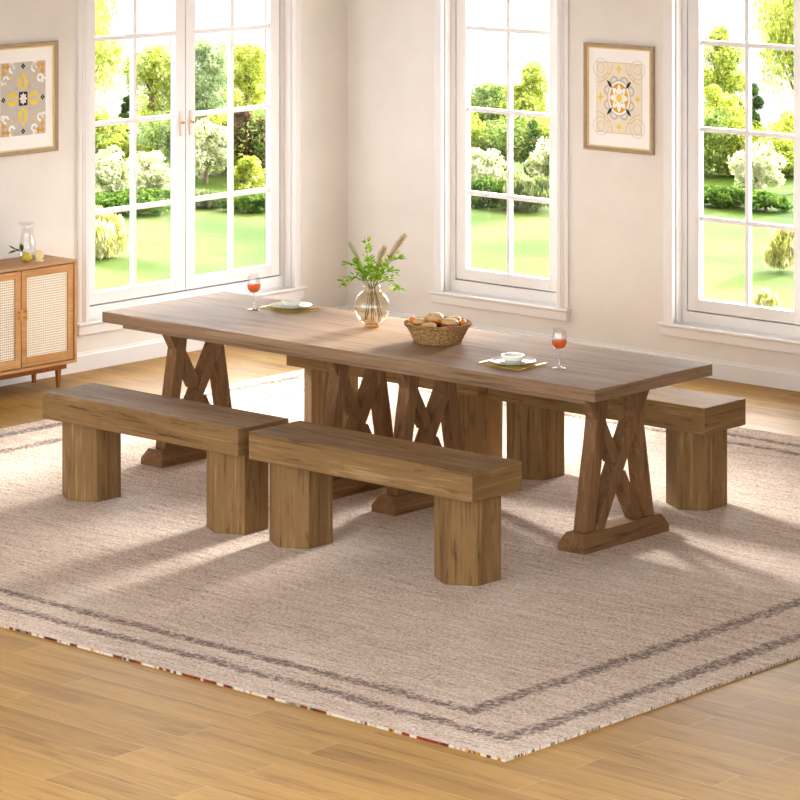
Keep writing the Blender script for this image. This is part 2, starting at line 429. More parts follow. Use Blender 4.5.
# ------------------------------------------------------------------ rug
bm = BM()
cx, cy = (RX0+RX1)/2, (RY0+RY1)/2; hx, hy = (RX1-RX0)/2, (RY1-RY0)/2
box(bm, -hx, hx, -hy, hy, 0, RZ)
bm.faces.ensure_lookup_table()
for f in bm.faces:
    n = f.normal; f.normal_update(); n = f.normal
    if abs(n.y) > .5: f.material_index = 1
    if abs(n.x) > .5: f.material_index = 2
tag(link('rug', bm, [RUG, RUGE1, RUGE2], loc=(cx, cy, 0)), 'large flat woven beige rug with two dark border stripes under the table and benches', 'rug')

# ------------------------------------------------------------------ table
TX0, TX1, TY0, TY1, TZ = 1.980, 5.077, -3.9156, -3.0661, .76
tc = ((TX0+TX1)/2, (TY0+TY1)/2)
tab = empty('dining_table', (tc[0], tc[1], RZ), label='long brown oak dining table on four crossed trestles in the middle of the rug', cat='table')
tl, tw = TX1-TX0, TY1-TY0; z = TZ-RZ
bm = BM(); box(bm, -tl/2, tl/2, -tw/2, tw/2, z-.052, z, .003); ends(bm); link('tabletop', bm, [W_TX, W_TE], tab)
bm = BM(); box(bm, -tl/2+.095, tl/2-.095, -tw/2+.05, tw/2-.05, z-.052-.026, z-.052, .002); ends(bm); link('under_panel', bm, [W_TX, W_TE], tab)
zt_ = z-.078
def trestle(x):
    tr = BM(); fl, fw = .61/2, .148/2; fh = .078; vh = .030; ch = .026
    # foot: straight lower band, then hipped top
    lv = []
    for (a, b, zz) in ((fw, fl, 0), (fw, fl, vh), (fw-ch, fl-ch, fh)):
        lv.append([tr.verts.new((sx*a, sy*b, zz)) for sx, sy in ((-1,-1),(1,-1),(1,1),(-1,1))])
    tr.faces.new(lv[0][::-1]); tr.faces.new(lv[2])
    for A, B in zip(lv, lv[1:]):
        for i in range(4): tr.faces.new((A[i], A[(i+1) % 4], B[(i+1) % 4], B[i]))
    foot = link('trestle', tr, W_TY, tab, (x, 0, 0))
    h = zt_-fh
    def bar(u0, u1, slope, xa, xb, nm, z0=fh, z1=zt_):
        bm = BM()
        d0 = slope*(z0-fh); d1 = slope*(z1-fh)
        prism(bm, [(u0+d0, z0), (u1+d0, z0), (u1+d1, z1), (u0+d1, z1)], 0, xa, xb, bev=.0015)
        link(nm, bm, W_TZ, foot)
    for s in (-1, 1):
        a, b = (.182, .247) if s > 0 else (-.247, -.182)
        bar(a, b, -s*.175, -.034, .034, 'leg')
    bar(-.176, -.114, .578, -.036, .036, 'brace')
    # the other brace is cut in two where it meets the first
    zc = fh+.145/.578
    bar(.114, .176, -.578, -.029, .029, 'brace', fh, zc-.022)
    bar(.114, .176, -.578, -.029, .029, 'brace', zc+.022+.0, zt_)
for x in (2.207, 3.304, 3.748, 4.850): trestle(x-tc[0])

# ------------------------------------------------------------------ benches
BL, BW, BZ, BT = 1.2985, .3255, .4996, .1224
def make_bench(loc, label):
    t = empty('dining_bench', loc, label=label, cat='bench', group='oak block benches around the table')
    h = BZ-RZ
    bm = BM(); box(bm, -BL/2, BL/2, -BW/2, BW/2, h-BT, h, .0025); ends(bm); link('seat', bm, [W_BX, W_BY], t)
    for s in (-1, 1):
        bm = BM(); hx, hy, hp = .1207, .0760, .1470
        prism(bm, [(-hx, -hy), (0, -hp), (hx, -hy), (hx, hy), (0, hp), (-hx, hy)], 2, 0, h-BT, bev=.0015)
        link('leg', bm, W_BZ, t, (s*(BL/2-.1648), 0, 0))
    return t
yf, yb = (-4.5986-4.273)/2, (-2.8386-2.5133)/2
b0 = make_bench((2.9578, yf, RZ), 'oak block bench on the front side of the table, nearer the rattan sideboard')
dup(b0, (4.3227, yf, RZ), 0, 'oak block bench on the front side of the table, closer to the rug corner')
dup(b0, (2.8535, yb, RZ), 0, 'oak block bench half hidden behind the table, nearer the room corner')
dup(b0, (4.2140, yb, RZ), 0, 'oak block bench behind the table whose end sticks out past the table end')

# ------------------------------------------------------------------ sideboard with rattan doors
def cane_mat():
    t = NT('woven_cane'); tc_ = t.n('ShaderNodeTexCoord'); sp = t.n('ShaderNodeSeparateXYZ'); t.l(tc_.outputs['Object'], sp.inputs[0])
    P = .0135
    def hole(o):
        fr = t.math('FRACT', t.math('DIVIDE', o, P)); return t.math('LESS_THAN', t.math('ABSOLUTE', t.math('SUBTRACT', fr, .5)), .23)
    k = t.math('MULTIPLY', hole(sp.outputs[1]), hole(sp.outputs[2]))
    n = t.noise(t.coord((1, 1, 1)), 60, 3)
    c = t.ramp(n, [(.3, lin((236, 224, 200))), (.7, lin((250, 243, 226)))])
    t.base(t.mix(k, c, lin((104, 78, 50))), .6, .3); return t.m
CANE = cane_mat()
CY0, CY1, CX0, CX1, CZ0, CZ1 = -3.425, -2.615, .05, .36, .142, .718
sb = empty('sideboard', ((CX0+CX1)/2, (CY0+CY1)/2, 0), label='light oak sideboard with woven cane doors standing against the left wall', cat='sideboard')
ox, oy = (CX0+CX1)/2, (CY0+CY1)/2
X0, X1, Y0, Y1 = CX0-ox, CX1-ox, CY0-oy, CY1-oy; th = .016
bm = BM()
box(bm, X0, X1, Y0, Y0+th, CZ0, CZ1-th); box(bm, X0, X1, Y1-th, Y1, CZ0, CZ1-th); box(bm, X0, X1, Y0+th, Y1-th, CZ0, CZ0+th); box(bm, X0, X0+.008, Y0+th, Y1-th, CZ0+th, CZ1-th)
box(bm, X0+.01, X1-.03, -.008, .008, CZ0+th, CZ1-th)
link('body', bm, W_CY, sb)
bm = BM(); box(bm, X0, X1, Y0, Y1, CZ1-th, CZ1, .0015); link('top', bm, W_CTOP, sb)
for s in (0, 1):
    a = Y0+th+.005 if s == 0 else .003; b = -.003 if s == 0 else Y1-th-.005
    z0, z1 = CZ0+th+.005, CZ1-th-.006; fr = .040; xf = X1-.006
    bm = BM()
    box(bm, xf-.018, xf, a, a+fr, z0, z1, .001); box(bm, xf-.018, xf, b-fr, b, z0, z1, .001)
    box(bm, xf-.018, xf, a+fr, b-fr, z0, z0+fr+.012, .001); box(bm, xf-.018, xf, a+fr, b-fr, z1-fr, z1, .001)
    door = link('door', bm, W_CY, sb)
    bm = BM(); box(bm, xf-.012, xf-.007, a+fr-.003, b-fr+.003, z0+fr+.009, z1-fr+.003); link('cane_panel', bm, CANE, door)
    bm = BM(); hy_ = b-.018 if s == 0 else a+.018
    for zz in (.438, .472): tube(bm, [(xf-.001, hy_, zz), (xf+.022, hy_, zz)], .004, 10)
    tube(bm, [(xf+.022, hy_, .426), (xf+.022, hy_, .484)], .0048, 10); h_ = link('handle', bm, BRASS, door, smooth=.6); h_['label'] = 'small brass bar handle'
bm = BM(); box(bm, X0+.02, X1-.045, Y0+.03, Y1-.035, CZ0-.036, CZ0, .001); link('base_rail', bm, W_CL, sb)
for sx in (0, 1):
    for sy in (0, 1):
        px = X1-.080 if sx else X0+.025; py = Y1-.068 if sy else Y0+.068
        bm = BM()
        A = [bm.verts.new((px+dx*.008, py+dy*.008, 0)) for dx, dy in ((-1,-1),(1,-1),(1,1),(-1,1))]
        B = [bm.verts.new((px+dx*.013, py+dy*.013, CZ0-.030)) for dx, dy in ((-1,-1),(1,-1),(1,1),(-1,1))]
        bm.faces.new(A[::-1]); bm.faces.new(B)
        for i in range(4): bm.faces.new((A[i], A[(i+1) % 4], B[(i+1) % 4], B[i]))
        link('leg', bm, W_CL, sb)

# carafe, lemon, cut lemon on the sideboard
def shell(bm, prof, thick, n=36, mi=0, fn=None):
    """closed thin-walled vessel: outer profile bottom->top, then back down inside"""
    inner = [(max(r-thick, 0), z+(thick if i == 0 else 0)) for i, (r, z) in enumerate(prof)]
    lathe(bm, [(0, prof[0][1])]+list(prof)+inner[::-1]+[(0, prof[0][1]+thick)], n, mi, fn=fn)
bm = BM()
shell(bm, [(.040, 0), (.047, .012), (.050, .038), (.047, .072), (.038, .112), (.033, .145), (.034, .172), (.040, .200)], .002,
      fn=lambda r, z, i, k: r*(1+(.22 if z > .19 else 0)*max(0, math.cos(2*PI*(i/36-.62)))**6))
tag(link('glass_carafe', bm, CLEAR, loc=(.112, -2.765, CZ1), smooth=True), 'clear glass carafe with a pinched neck standing on the sideboard', 'carafe')
LEM = plain('lemon_skin', (206, 190, 54), .4, .12, 40, bump=.2); PEEL = plain('pale_cut_fruit', (244, 226, 178), .5, .08, 60)
bm = BM(); lathe(bm, [(0, 0), (.012, .002), (.024, .012), (.029, .026), (.026, .040), (.014, .050), (.006, .054), (0, .056)], 24)
lm = empty('lemon', (.232, -2.872, CZ1), label='whole yellow lemon with a leafy twig in front of the carafe', cat='lemon')
link('fruit', bm, LEM, lm, smooth=True)
DKL = leaf_mat('dark_citrus_leaves', [(.3, (40, 72, 30)), (.7, (96, 130, 62))], 20, .2)

def add_leaf(bm, base, d, L, W, mi=0, fold=.25, droop=.15):
    """one pointed folded leaf"""
    d = Vector(d).normalized(); s = d.cross(Vector((0, 0, 1)))
    if s.length < .1: s = Vector((1, 0, 0))
    s.normalize(); u = s.cross(d)
    P = lambda a, b, c: bm.verts.new(Vector(base)+d*(a*L)+s*(b*W)+u*(c*W)-Vector((0, 0, droop*a*a*L)))
    m = [P(0, 0, 0), P(.3, 0, -fold*.6), P(.62, 0, -fold*.6), P(1, 0, 0)]
    l = [P(.28, .42, .1), P(.62, .40, .1)]; r = [P(.28, -.42, .1), P(.62, -.40, .1)]
    for q in ((m[0], m[1], l[0]), (l[0], m[1], m[2], l[1]), (l[1], m[2], m[3]), (m[1], m[0], r[0]), (m[2], m[1], r[0], r[1]), (m[3], m[2], r[1])):
        bm.faces.new(q).material_index = mi
bm = BM(); tube(bm, [(-.005, 0, .05), (-.03, -.012, .056), (-.055, -.03, .064)], .002, 6, 1)
for p, d in (((-.03, -.012, .056), (-.2, .1, 1)), ((-.055, -.03, .064), (-.5, -.7, .7)), ((-.05, -.028, .062), (-.4, -.9, -.1)), ((-.04, -.02, .06), (.1, -.9, .5))): add_leaf(bm, p, d, .055, .03, 0)
link('leafy_twig', bm, [DKL, STEM], lm)
bm = BM(); lathe(bm, [(0, 0), (.014, .002), (.025, .012), (.030, .028), (.028, .030), (0, .0285)], 24)
for i, f in enumerate(bm.faces):
    if f.calc_center_median().z > .0275: f.material_index = 1
o = link('lemon_half', bm, [PEEL, PEEL], loc=(.205, -2.77, CZ1+.0302), smooth=.7); o.rotation_euler = (math.radians(90), 0, math.radians(70))
tag(o, 'cut lemon half standing on its edge beside the carafe', 'lemon')
bm = BM(); lathe(bm, [(0, 0), (.022, 0), (.025, .004), (.022, .008), (0, .008)], 24)
tag(link('lemon_slice', bm, PEEL, loc=(.262, -2.805, CZ1), smooth=.7), 'pale lemon slice lying flat in front of the cut half', 'lemon')

# ------------------------------------------------------------------ framed tile pictures
FRM = plain('champagne_frame', (172, 150, 120), .4, .08, 30); LIP = plain('gold_lip', (222, 196, 128), .35, .06, 30); MAT_ = plain('white_mat_board', (246, 244, 240), .7, .01)
AC = {k: plain('print_'+k, v, .8, .03, 40) for k, v in dict(cream=(234, 224, 204), grey=(196, 190, 182), yellow=(236, 208, 84), orange=(222, 164, 50), white=(246, 243, 236), black=(40, 34, 32), lilac=(196, 190, 184), tan=(196, 178, 150)).items()}
AN = list(AC)
def poly(bm, pts, col, lay):
    v = [bm.verts.new((x, -.0003*lay, y)) for x, y in pts]
    bm.faces.new(v).material_index = AN.index(col)
def disc(bm, cx, cy, rx, ry, col, lay, n=28): poly(bm, [(cx+rx*math.cos(2*PI*i/n), cy+ry*math.sin(2*PI*i/n)) for i in range(n)], col, lay)
def petal(bm, cx, cy, ang, r0, r1, w, col, lay, asp=1):
    pts = []
    for i in range(9):
        t = i/8; pts.append((r0+(r1-r0)*t, w*math.sin(PI*t)**.8))
    for i in range(7, 0, -1):
        t = i/8; pts.append((r0+(r1-r0)*t, -w*math.sin(PI*t)**.8))
    c, s = math.cos(ang), math.sin(ang)
    poly(bm, [(cx+(x*c-y*s), cy+(x*s+y*c)*asp) for x, y in pts], col, lay)
def arc(bm, cx, cy, r, a0, a1, w, col, lay, asp=1, n=14):
    A = [(cx+(r+w/2)*math.cos(a0+(a1-a0)*i/n), cy+asp*(r+w/2)*math.sin(a0+(a1-a0)*i/n)) for i in range(n+1)]
    B = [(cx+(r-w/2)*math.cos(a0+(a1-a0)*i/n), cy+asp*(r-w/2)*math.sin(a0+(a1-a0)*i/n)) for i in range(n+1)]
    for i in range(n): poly(bm, [A[i], A[i+1], B[i+1], B[i]], col, lay)
def picture(loc, rot, label, kind):
    W, Hh = .51, .628
    t = empty('framed_print', loc, (0, 0, rot), label, 'picture', 'framed tile prints on the walls')
    bm = BM(); pf = [(0, -.003), (0, -.026), (.007, -.030), (.014, -.027), (.017, -.021), (.022, -.019), (.022, -.003)]
    n = len(pf); rings = []
    for sx, sz in ((-1, -1), (1, -1), (1, 1), (-1, 1)):
        rings.append([bm.verts.new((sx*(W/2-u), y, sz*(Hh/2-u))) for u, y in pf])
    for i in range(4):
        A, B = rings[i], rings[(i+1) % 4]
        for k in range(n): bm.faces.new((A[k], A[(k+1) % n], B[(k+1) % n], B[k]))
    link('frame', bm, FRM, t)
    bm = BM(); a, b = .022, .030
    for x0, x1, z0, z1 in ((-W/2+a, W/2-a, -Hh/2+a, -Hh/2+b), (-W/2+a, W/2-a, Hh/2-b, Hh/2-a), (-W/2+a, -W/2+b, -Hh/2+b, Hh/2-b), (W/2-b, W/2-a, -Hh/2+b, Hh/2-b)): box(bm, x0, x1, -.017, -.004, z0, z1)
    link('inner_lip', bm, LIP, t)
    bm = BM(); box(bm, -W/2+b, W/2-b, -.010, -.004, -Hh/2+b, Hh/2-b); link('mat_board', bm, MAT_, t)
    bm = BM(); w, h = .168, .207; q = h/w
    bl = [(-w, -h), (w, -h), (w, h), (-w, h)]
    poly(bm, bl, 'tan', 1); e = .003; poly(bm, [(x*(1-e/w), y*(1-e/h)) for x, y in bl], 'cream' if kind else 'grey', 2)
    if kind:
        for k in range(4):
            sx, sy = ((1, 1), (-1, 1), (-1, -1), (1, -1))[k]
            arc(bm, sx*w*.98, sy*h*.98, .115, math.atan2(-sy, -sx)-.75, math.atan2(-sy, -sx)+.75, .0035, 'tan', 3, 1.0)
            for r in (.055, .028): arc(bm, sx*w*.80, sy*h*.82, r, 0, 2*PI, .003, 'lilac', 3)
            poly(bm, [(sx*.06*1.0, sy*.143), (sx*.1, sy*.143), (sx*.1, sy*.137), (sx*.06, sy*.137)], 'yellow', 3)
            poly(bm, [(sx*.108, sy*.135), (sx*.114, sy*.135), (sx*.114, sy*.095), (sx*.108, sy*.095)], 'yellow', 3)
            # scrolls round the rosette
            a = PI/2*k
            for d in (-.42, .42): arc(bm, .088*math.cos(a+d), .105*math.sin(a+d), .026, a+d-2.2, a+d+2.2, .012, 'lilac', 3)
            # four-point diamonds
            x, y = (1, 0, -1, 0)[k]*.138, (0, 1, 0, -1)[k]*.170
            poly(bm, [(x+.026, y), (x+.007, y+.009), (x, y+.030), (x-.007, y+.009), (x-.026, y), (x-.007, y-.009), (x, y-.030), (x+.007, y-.009)], 'yellow', 4)
        disc(bm, 0, 0, .088, .108, 'lilac', 4); disc(bm, 0, 0, .080, .099, 'white', 5); disc(bm, 0, 0, .068, .086, 'orange', 6)
        for k in range(8): petal(bm, 0, 0, PI/4*k, .012, .066, .015, 'white', 7, 1.25)
        disc(bm, 0, 0, .020, .025, 'yellow', 8)
        for k in range(4):
            a = PI/4+PI/2*k; petal(bm, 0, 0, a, .070, .125, .0085, 'black', 9, 1.15)
            disc(bm, .032*math.cos(a), .039*math.sin(a), .0035, .004, 'black', 9)
    else:
        for k in range(4):
            a = PI/2*k
            for d in (-.30, .30): petal(bm, 0, 0, a+d*.62, .040, .118, .020, 'yellow', 3, 1.2)
            petal(bm, 0, 0, a, .050, .108, .011, 'grey', 4, 1.2)
            petal(bm, 0, 0, a, .105, .130, .008, 'yellow', 5, 1.2)
            x, y = (1, 0, -1, 0)[k]*.146, (0, 1, 0, -1)[k]*.184
            for c in range(4): disc(bm, x+.009*math.cos(PI/2*c), y+.009*math.sin(PI/2*c), .0065, .0065, 'black', 5, 12)
            sx, sy = ((1, 1), (-1, 1), (-1, -1), (1, -1))[k]
            for (u, v_) in ((.145, .185), (.145, .150), (.115, .185)):
                for c in range(4): petal(bm, sx*u, sy*v_, PI/2*c, 0, .019, .007, 'orange', 4)
            for (u, v_, r) in ((.083, .170, .018), (.088, .196, .010), (.128, .112, .018), (.150, .100, .010)): arc(bm, sx*u, sy*v_, r, 0, 5, .014, 'white', 4)
            disc(bm, sx*.090, sy*.120, .009, .010, 'yellow', 4, 12)
            disc(bm, sx*.050, sy*.060, .009, .010, 'tan', 3, 12)
        poly(bm, [(-.032, -.039), (.032, -.039), (.032, .039), (-.032, .039)], 'black', 6)
        for k in range(8): petal(bm, 0, 0, PI/4*k, .0, .029, .0075, 'white', 7, 1.2)
    p = link('art_print', bm, [AC[k] for k in AN], t, (0, -.0105, 0))
picture((2.17, 0, 1.550), 0, 'framed cream tile print with an orange rosette between the two single windows', 1)
picture((0, -2.707, 1.601), PI/2, 'framed grey tile print with yellow petals and black square above the sideboard', 0)

# ------------------------------------------------------------------ table top things
def wine_glass(x, y, label, k):
    g = empty('wine_glass', (x, y, TZ), label=label, cat='wine glass', group='glasses of orange drink on the table')
    bm = BM(); lathe(bm, [(0, 0), (.036, 0), (.037, .002), (.020, .004), (.006, .008), (.0035, .016), (.003, .080), (.0045, .092), (.007, .096), (0, .0965)], 28)
    link('foot', bm, THICK, g, smooth=True)
    bm = BM(); pr = [(.006, .0966), (.022, .100), (.034, .112), (.0395, .130), (.039, .148), (.035, .178), (.032, .200)]
    shell(bm, pr, .0012, 32); link('bowl', bm, CLEAR, g, smooth=True)
    bm = BM(); lathe(bm, [(0, .0995), (.021, .1018), (.0325, .113), (.0378, .130), (.0376, .142), (0, .142)], 32)
    g.scale = (.87, .87, .88)
    d = link('drink', bm, DRINK, g, smooth=.7); d['label'] = 'orange red drink'
wine_glass(4.632, -3.606, 'stemmed wine glass with orange drink near the right end of the table', 0)
wine_glass(2.500, -3.375, 'stemmed wine glass with orange drink at the window end of the table', 1)

def setting(x, y, who):
    bm = BM(); n, m = 14, 12; V = []
    w, h = .262, .205
    for j in range(m+1):
        for i in range(n+1):
            u, v = i/n-.5, j/m-.5
            ed = min(.5-abs(u), .5-abs(v)); z_ = .0012+.0022*(mnoise.noise(Vector((u*7, v*7, x)))+.6)*(1 if ed > .02 else .4)
            V.append(bm.verts.new((u*w, v*h, max(.0008, z_))))
    for j in range(m):
        for i in range(n): bm.faces.new((V[j*(n+1)+i], V[j*(n+1)+i+1], V[(j+1)*(n+1)+i+1], V[(j+1)*(n+1)+i]))
    ex = bmesh.ops.extrude_face_region(bm, geom=bm.faces[:])
    for v in ex['geom']:
        if isinstance(v, bmesh.types.BMVert): v.co.z = 0
    tag(link('napkin', bm, NAPK, loc=(x, y, TZ), smooth=.8), f'olive gold linen napkin under the plates {who}', 'napkin', 'napkins on the table')
    bm = BM(); lathe(bm, [(0, .0005), (.060, 0), (.066, .002), (.085, .007), (.105, .014), (.1055, .0158), (.085, .0105), (.066, .0058), (0, .0055)], 44)
    tag(link('dinner_plate', bm, CERAM, loc=(x, y, TZ+.0046), smooth=.9), f'wide cream dinner plate {who}', 'plate', 'plates on the table')
    bm = BM(); lathe(bm, [(0, 0), (.050, 0), (.058, .003), (.073, .010), (.0735, .012), (.055, .0065), (0, .006)], 40)
    tag(link('side_plate', bm, CERAM, loc=(x, y, TZ+.0046+.0056), smooth=.9), f'small cream plate under the bowl {who}', 'plate', 'plates on the table')
    bm = BM(); shell(bm, [(.034, 0), (.041, .002), (.048, .009), (.0505, .018), (.052, .027)], .0035, 40)
    tag(link('bowl', bm, CERAM, loc=(x, y, TZ+.0046+.0056+.0061), smooth=.9), f'little cream bowl on top of the plates {who}', 'bowl', 'bowls on the table')
    zc = TZ+.0052
    kn = BM(); prism(kn, [(-.004, -.105), (.004, -.105), (.005, 0), (.0075, .02), (.007, .075), (.001, .105), (-.005, .06), (-.005, 0)], 2, 0, .0028, bev=.0006)
    tag(link('table_knife', kn, GOLD, loc=(x-.122, y+.005, zc)), f'gold table knife on the napkin {who}', 'knife', 'gold cutlery on the table').rotation_euler = (0, 0, .10)
    fk = BM(); prism(fk, [(-.0035, -.02), (-.0025, .02), (-.005, .105), (.005, .105), (.0025, .02), (.0035, -.02)], 2, 0, .0028)
    prism(fk, [(-.010, -.055), (-.010, -.040), (-.0035, -.02), (.0035, -.02), (.010, -.040), (.010, -.055)], 2, 0, .0026)
    for q in (-.0085, -.0028, .0028, .0085): box(fk, q-.0013, q+.0013, -.105, -.054, 0, .0024)
    tag(link('table_fork', fk, GOLD, loc=(x+.118, y-.006, zc)), f'gold table fork on the napkin {who}', 'fork', 'gold cutlery on the table').rotation_euler = (0, 0, .06)
setting(4.418, -3.672, 'near the right end of the table')
setting(2.612, -3.228, 'at the window end of the table')

# vase with branches
VX, VY = 3.280, -3.362
vase = empty('vase', (VX, VY, TZ), label='round amber glass vase holding green branches on the table', cat='vase')
bm = BM(); vr, vz = .0875, .098; pr = []
for i in range(15):
    a = -PI/2+.36+(PI-.36-.52)*i/14; pr.append((vr*math.cos(a), vz+vr*math.sin(a)))
pr += [(.040, .186), (.044, .197)]
shell(bm, pr, .0022, 40); link('globe', bm, AMBER, vase, smooth=True)
bm = BM(); lathe(bm, [(0, 0), (.034, 0), (.036, .004), (.033, .014), (.028, .0165), (0, .0165)], 36); f_ = link('foot_ring', bm, AMBERF, vase, smooth=.7); f_['label'] = 'thick darker amber foot'
rv = Vector((.744, .668, 0)); dv = Vector((-.668, .744, 0))   # across and away, seen from the benches
def wp(u, w, z_): return rv*u+dv*w+Vector((0, 0, z_))
def branch(tip, base, k, label):
    root = empty('leafy_branch', (VX, VY, TZ), label=label, cat='branch', group='green branches in the vase')
    b, t = wp(*base), wp(*tip); nk = wp(tip[0]*.10, tip[1]*.10, .192)
    pts = []
    for i in range(6): pts.append(b.lerp(nk, i/5))
    for i in range(1, 9):
        s = i/8; p = nk.lerp(t, s); p.z += .035*math.sin(PI*s)*(1 if abs(tip[0]) > .06 else .2); pts.append(p)
    bm = BM(); tube(bm, pts, [.0022*(1-.55*i/13) for i in range(14)], 5)
    link('stem', bm, STEM, root, smooth=True)
    bm = BM(); RR = random.Random(50+k)
    for i in range(7, 14):
        p = pts[i]; d = (pts[i]-pts[i-1]).normalized()
        for q in range(5):
            a = RR.uniform(0, 2*PI); o = Vector((math.cos(a), math.sin(a), RR.uniform(-.2, .8)))
            dd = (d*.7+o*.9); twig = p+dd.normalized()*RR.uniform(.004, .026)-d*RR.uniform(0, .02)
            add_leaf(bm, twig, dd, RR.uniform(.024, .038), RR.uniform(.014, .019), 0)
    add_leaf(bm, pts[-1], d, .034, .014)
    link('leaves', bm, SPRIG, root)
for k, (tip, base, lb) in enumerate([
    ((-.03, .0, .405), (-.025, .0, .035), 'tallest green branch rising straight up from the vase'),
    ((-.115, .02, .300), (-.035, .01, .030), 'green branch leaning left high above the vase rim'),
    ((-.135, -.03, .215), (-.030, -.02, .040), 'low green branch drooping to the left of the vase'),
    ((-.060, -.06, .290), (.0, -.02, .028), 'green branch bushing out over the front left of the vase'),
    ((.030, -.05, .290), (.010, -.03, .030), 'green branch bushing out over the front of the vase'),
    ((.135, .02, .330), (.040, .02, .040), 'green branch reaching up to the right beside the plumes'),
    ((.105, -.03, .265), (.035, -.01, .032), 'green branch spreading right at middle height above the vase'),
    ((.120, .03, .180), (.050, .01, .050), 'low green branch hanging to the right of the vase'),
    ((-.01, .06, .300), (.0, .03, .030), 'green branch at the back behind the other branches')]):
    branch(tip, base, k, lb)
def pampas(tip, base, L, rad, mat, k, label):
    root = empty('pampas_plume', (VX, VY, TZ), label=label, cat='dried grass', group='dried plumes in the vase')
    b, t = wp(*base), wp(*tip); nk = wp(tip[0]*.10, tip[1]*.10, .192)
    pts = [b, nk]+[nk.lerp(t, s/6)+Vector((0, 0, .02*math.sin(PI*s/6))) for s in range(1, 7)]
    bm = BM(); tube(bm, pts, .0016, 5); link('stem', bm, STEM, root)
    bm = BM(); RR = random.Random(90+k); d = (t-nk).normalized()
    n = 420
    for i in range(n):
        s = RR.random(); p = t-d*(L*(1-s)); p.z += .02*math.sin(PI*min(1, max(0, 1-(1-s)*L/((t-nk).length))))
        env = rad*(math.sin(PI*(.12+.86*(1-s)))**.8)
        a = RR.uniform(0, 2*PI); o = Vector((math.cos(a), math.sin(a), math.sin(a*2+1)*.6)).cross(d).normalized()
        e = p+o*env*RR.uniform(.5, 1)+d*RR.uniform(.012, .030)
        sd = d.cross(o).normalized()*.0011
        A = bm.verts.new(p+sd); B = bm.verts.new(p-sd); C = bm.verts.new(e); M1 = bm.verts.new((p+e)/2+sd*1.2+o*.002)
        bm.faces.new((A, B, C)); bm.faces.new((A, C, M1))
    tube(bm, [t-d*L, t-d*L*.5, t], [.003, rad*.38, .001], 6)
    link('plume', bm, mat, root)
pampas((.155, .03, .425), (.0, .0, .06), .17, .027, PAMP, 0, 'longest beige pampas plume slanting to the upper right')
pampas((.060, .05, .365), (-.02, .01, .05), .13, .030, PAMP, 1, 'thick beige pampas plume behind the leaves in the middle')
pampas((-.105, .05, .385), (.02, .0, .05), .12, .018, PAMPG, 2, 'slim greenish pampas plume on the left')

# bread basket
BX, BY = 3.786, -3.459
def wick_mat():
    t = NT('wicker'); n = t.noise(t.coord((1, 1, 3)), 90, 3, .7)
    t.base(t.ramp(n, [(.3, lin((84, 56, 28))), (.5, lin((160, 120, 70))), (.66, lin((214, 178, 124)))]), .7, .3); return t.m
WICK = wick_mat()
bk = empty('bread_basket', (BX, BY, TZ), label='round woven wicker basket full of rolls on the table', cat='basket')
bm = BM(); NS = 120; rows = 15; pr = []
for j in range(rows*2+1):
    s = j/(rows*2); pr.append((.110+.042*s**1.15, .002+.084*s))
def wv(r, z_, i, k): return r+.0028*math.sin(i*PI/2.0*1.0+(PI if (k//2) % 2 else 0))+(.0016 if k % 2 else -.0008)
inner = [(r-.008, z_) for r, z_ in pr[::-1]]
lathe(bm, [(0, .002)]+pr+inner[:-1]+[(.100, .006), (0, .006)], NS, fn=lambda r, z_, i, k: wv(r, z_, i, k) if r > .101 else r)
link('woven_wall', bm, WICK, bk, smooth=True)
bm = BM()
for st in range(3):
    pts = []
    for i in range(181):
        a = 2*PI*i/180; ph = a*22+st*2*PI/3; rr = .150+.0055*math.cos(ph); pts.append((rr*math.cos(a), rr*math.sin(a), .087+.0055*math.sin(ph)+.002*math.sin(a*9)))
    tube(bm, pts, .0040, 6, cap=False)
link('braided_rim', bm, WICK, bk, smooth=True)
CRUST = plain('dark_crust', (150, 78, 24), .35, .25, 40); TOPC = plain('floury_top', (206, 170, 118), .6, .12, 60, bump=.3); FILL = plain('orange_filling', (232, 140, 34), .35, .2, 50); SEED = plain('sesame', (240, 222, 182), .6, .05)
REDF = plain('red_filling', (196, 60, 30), .4, .2, 50); GRNF = plain('green_filling', (150, 164, 60), .5, .2, 50)
def bun(dx, dy, dz, r, tilt, label, mid):
    b = empty('sesame_bun', (BX+dx, BY+dy, TZ+dz), (tilt[0], tilt[1], R.uniform(0, 6)), label, 'bread roll', 'filled rolls in the basket')
    bm = BM(); lathe(bm, [(0, 0), (r*.75, 0), (r*.97, .006), (r*1.02, .014), (r*.98, .018), (0, .018)], 28); link('bottom_half', bm, CRUST, b, smooth=.9)
    bm = BM(); RR = random.Random(int(dx*1e4)); lathe(bm, [(0, .0182), (r*.95, .0182), (r*1.02, .021), (r*.96, .0245), (0, .0248)], 28, fn=lambda q, z_, i, k: q*(1+.06*math.sin(i*2.4+dx*90))); link('filling', bm, mid, b, smooth=.9)
    bm = BM(); lathe(bm, [(0, .025), (r*.96, .025), (r*1.0, .031), (r*.92, .040), (r*.66, .0475), (r*.33, .051), (0, .052)], 28); tp = link('top_half', bm, TOPC, b, smooth=.9)
    bm = BM()
    for i in range(34):
        a, q = RR.uniform(0, 2*PI), r*.85*math.sqrt(RR.random()); zz = .052-.012*(q/r)**2.2*1.2
        ellipsoid(bm, (q*math.cos(a), q*math.sin(a), zz), (.0028, .0018, .0012), 6, 4)
    link('sesame_seeds', bm, SEED, tp, smooth=True)
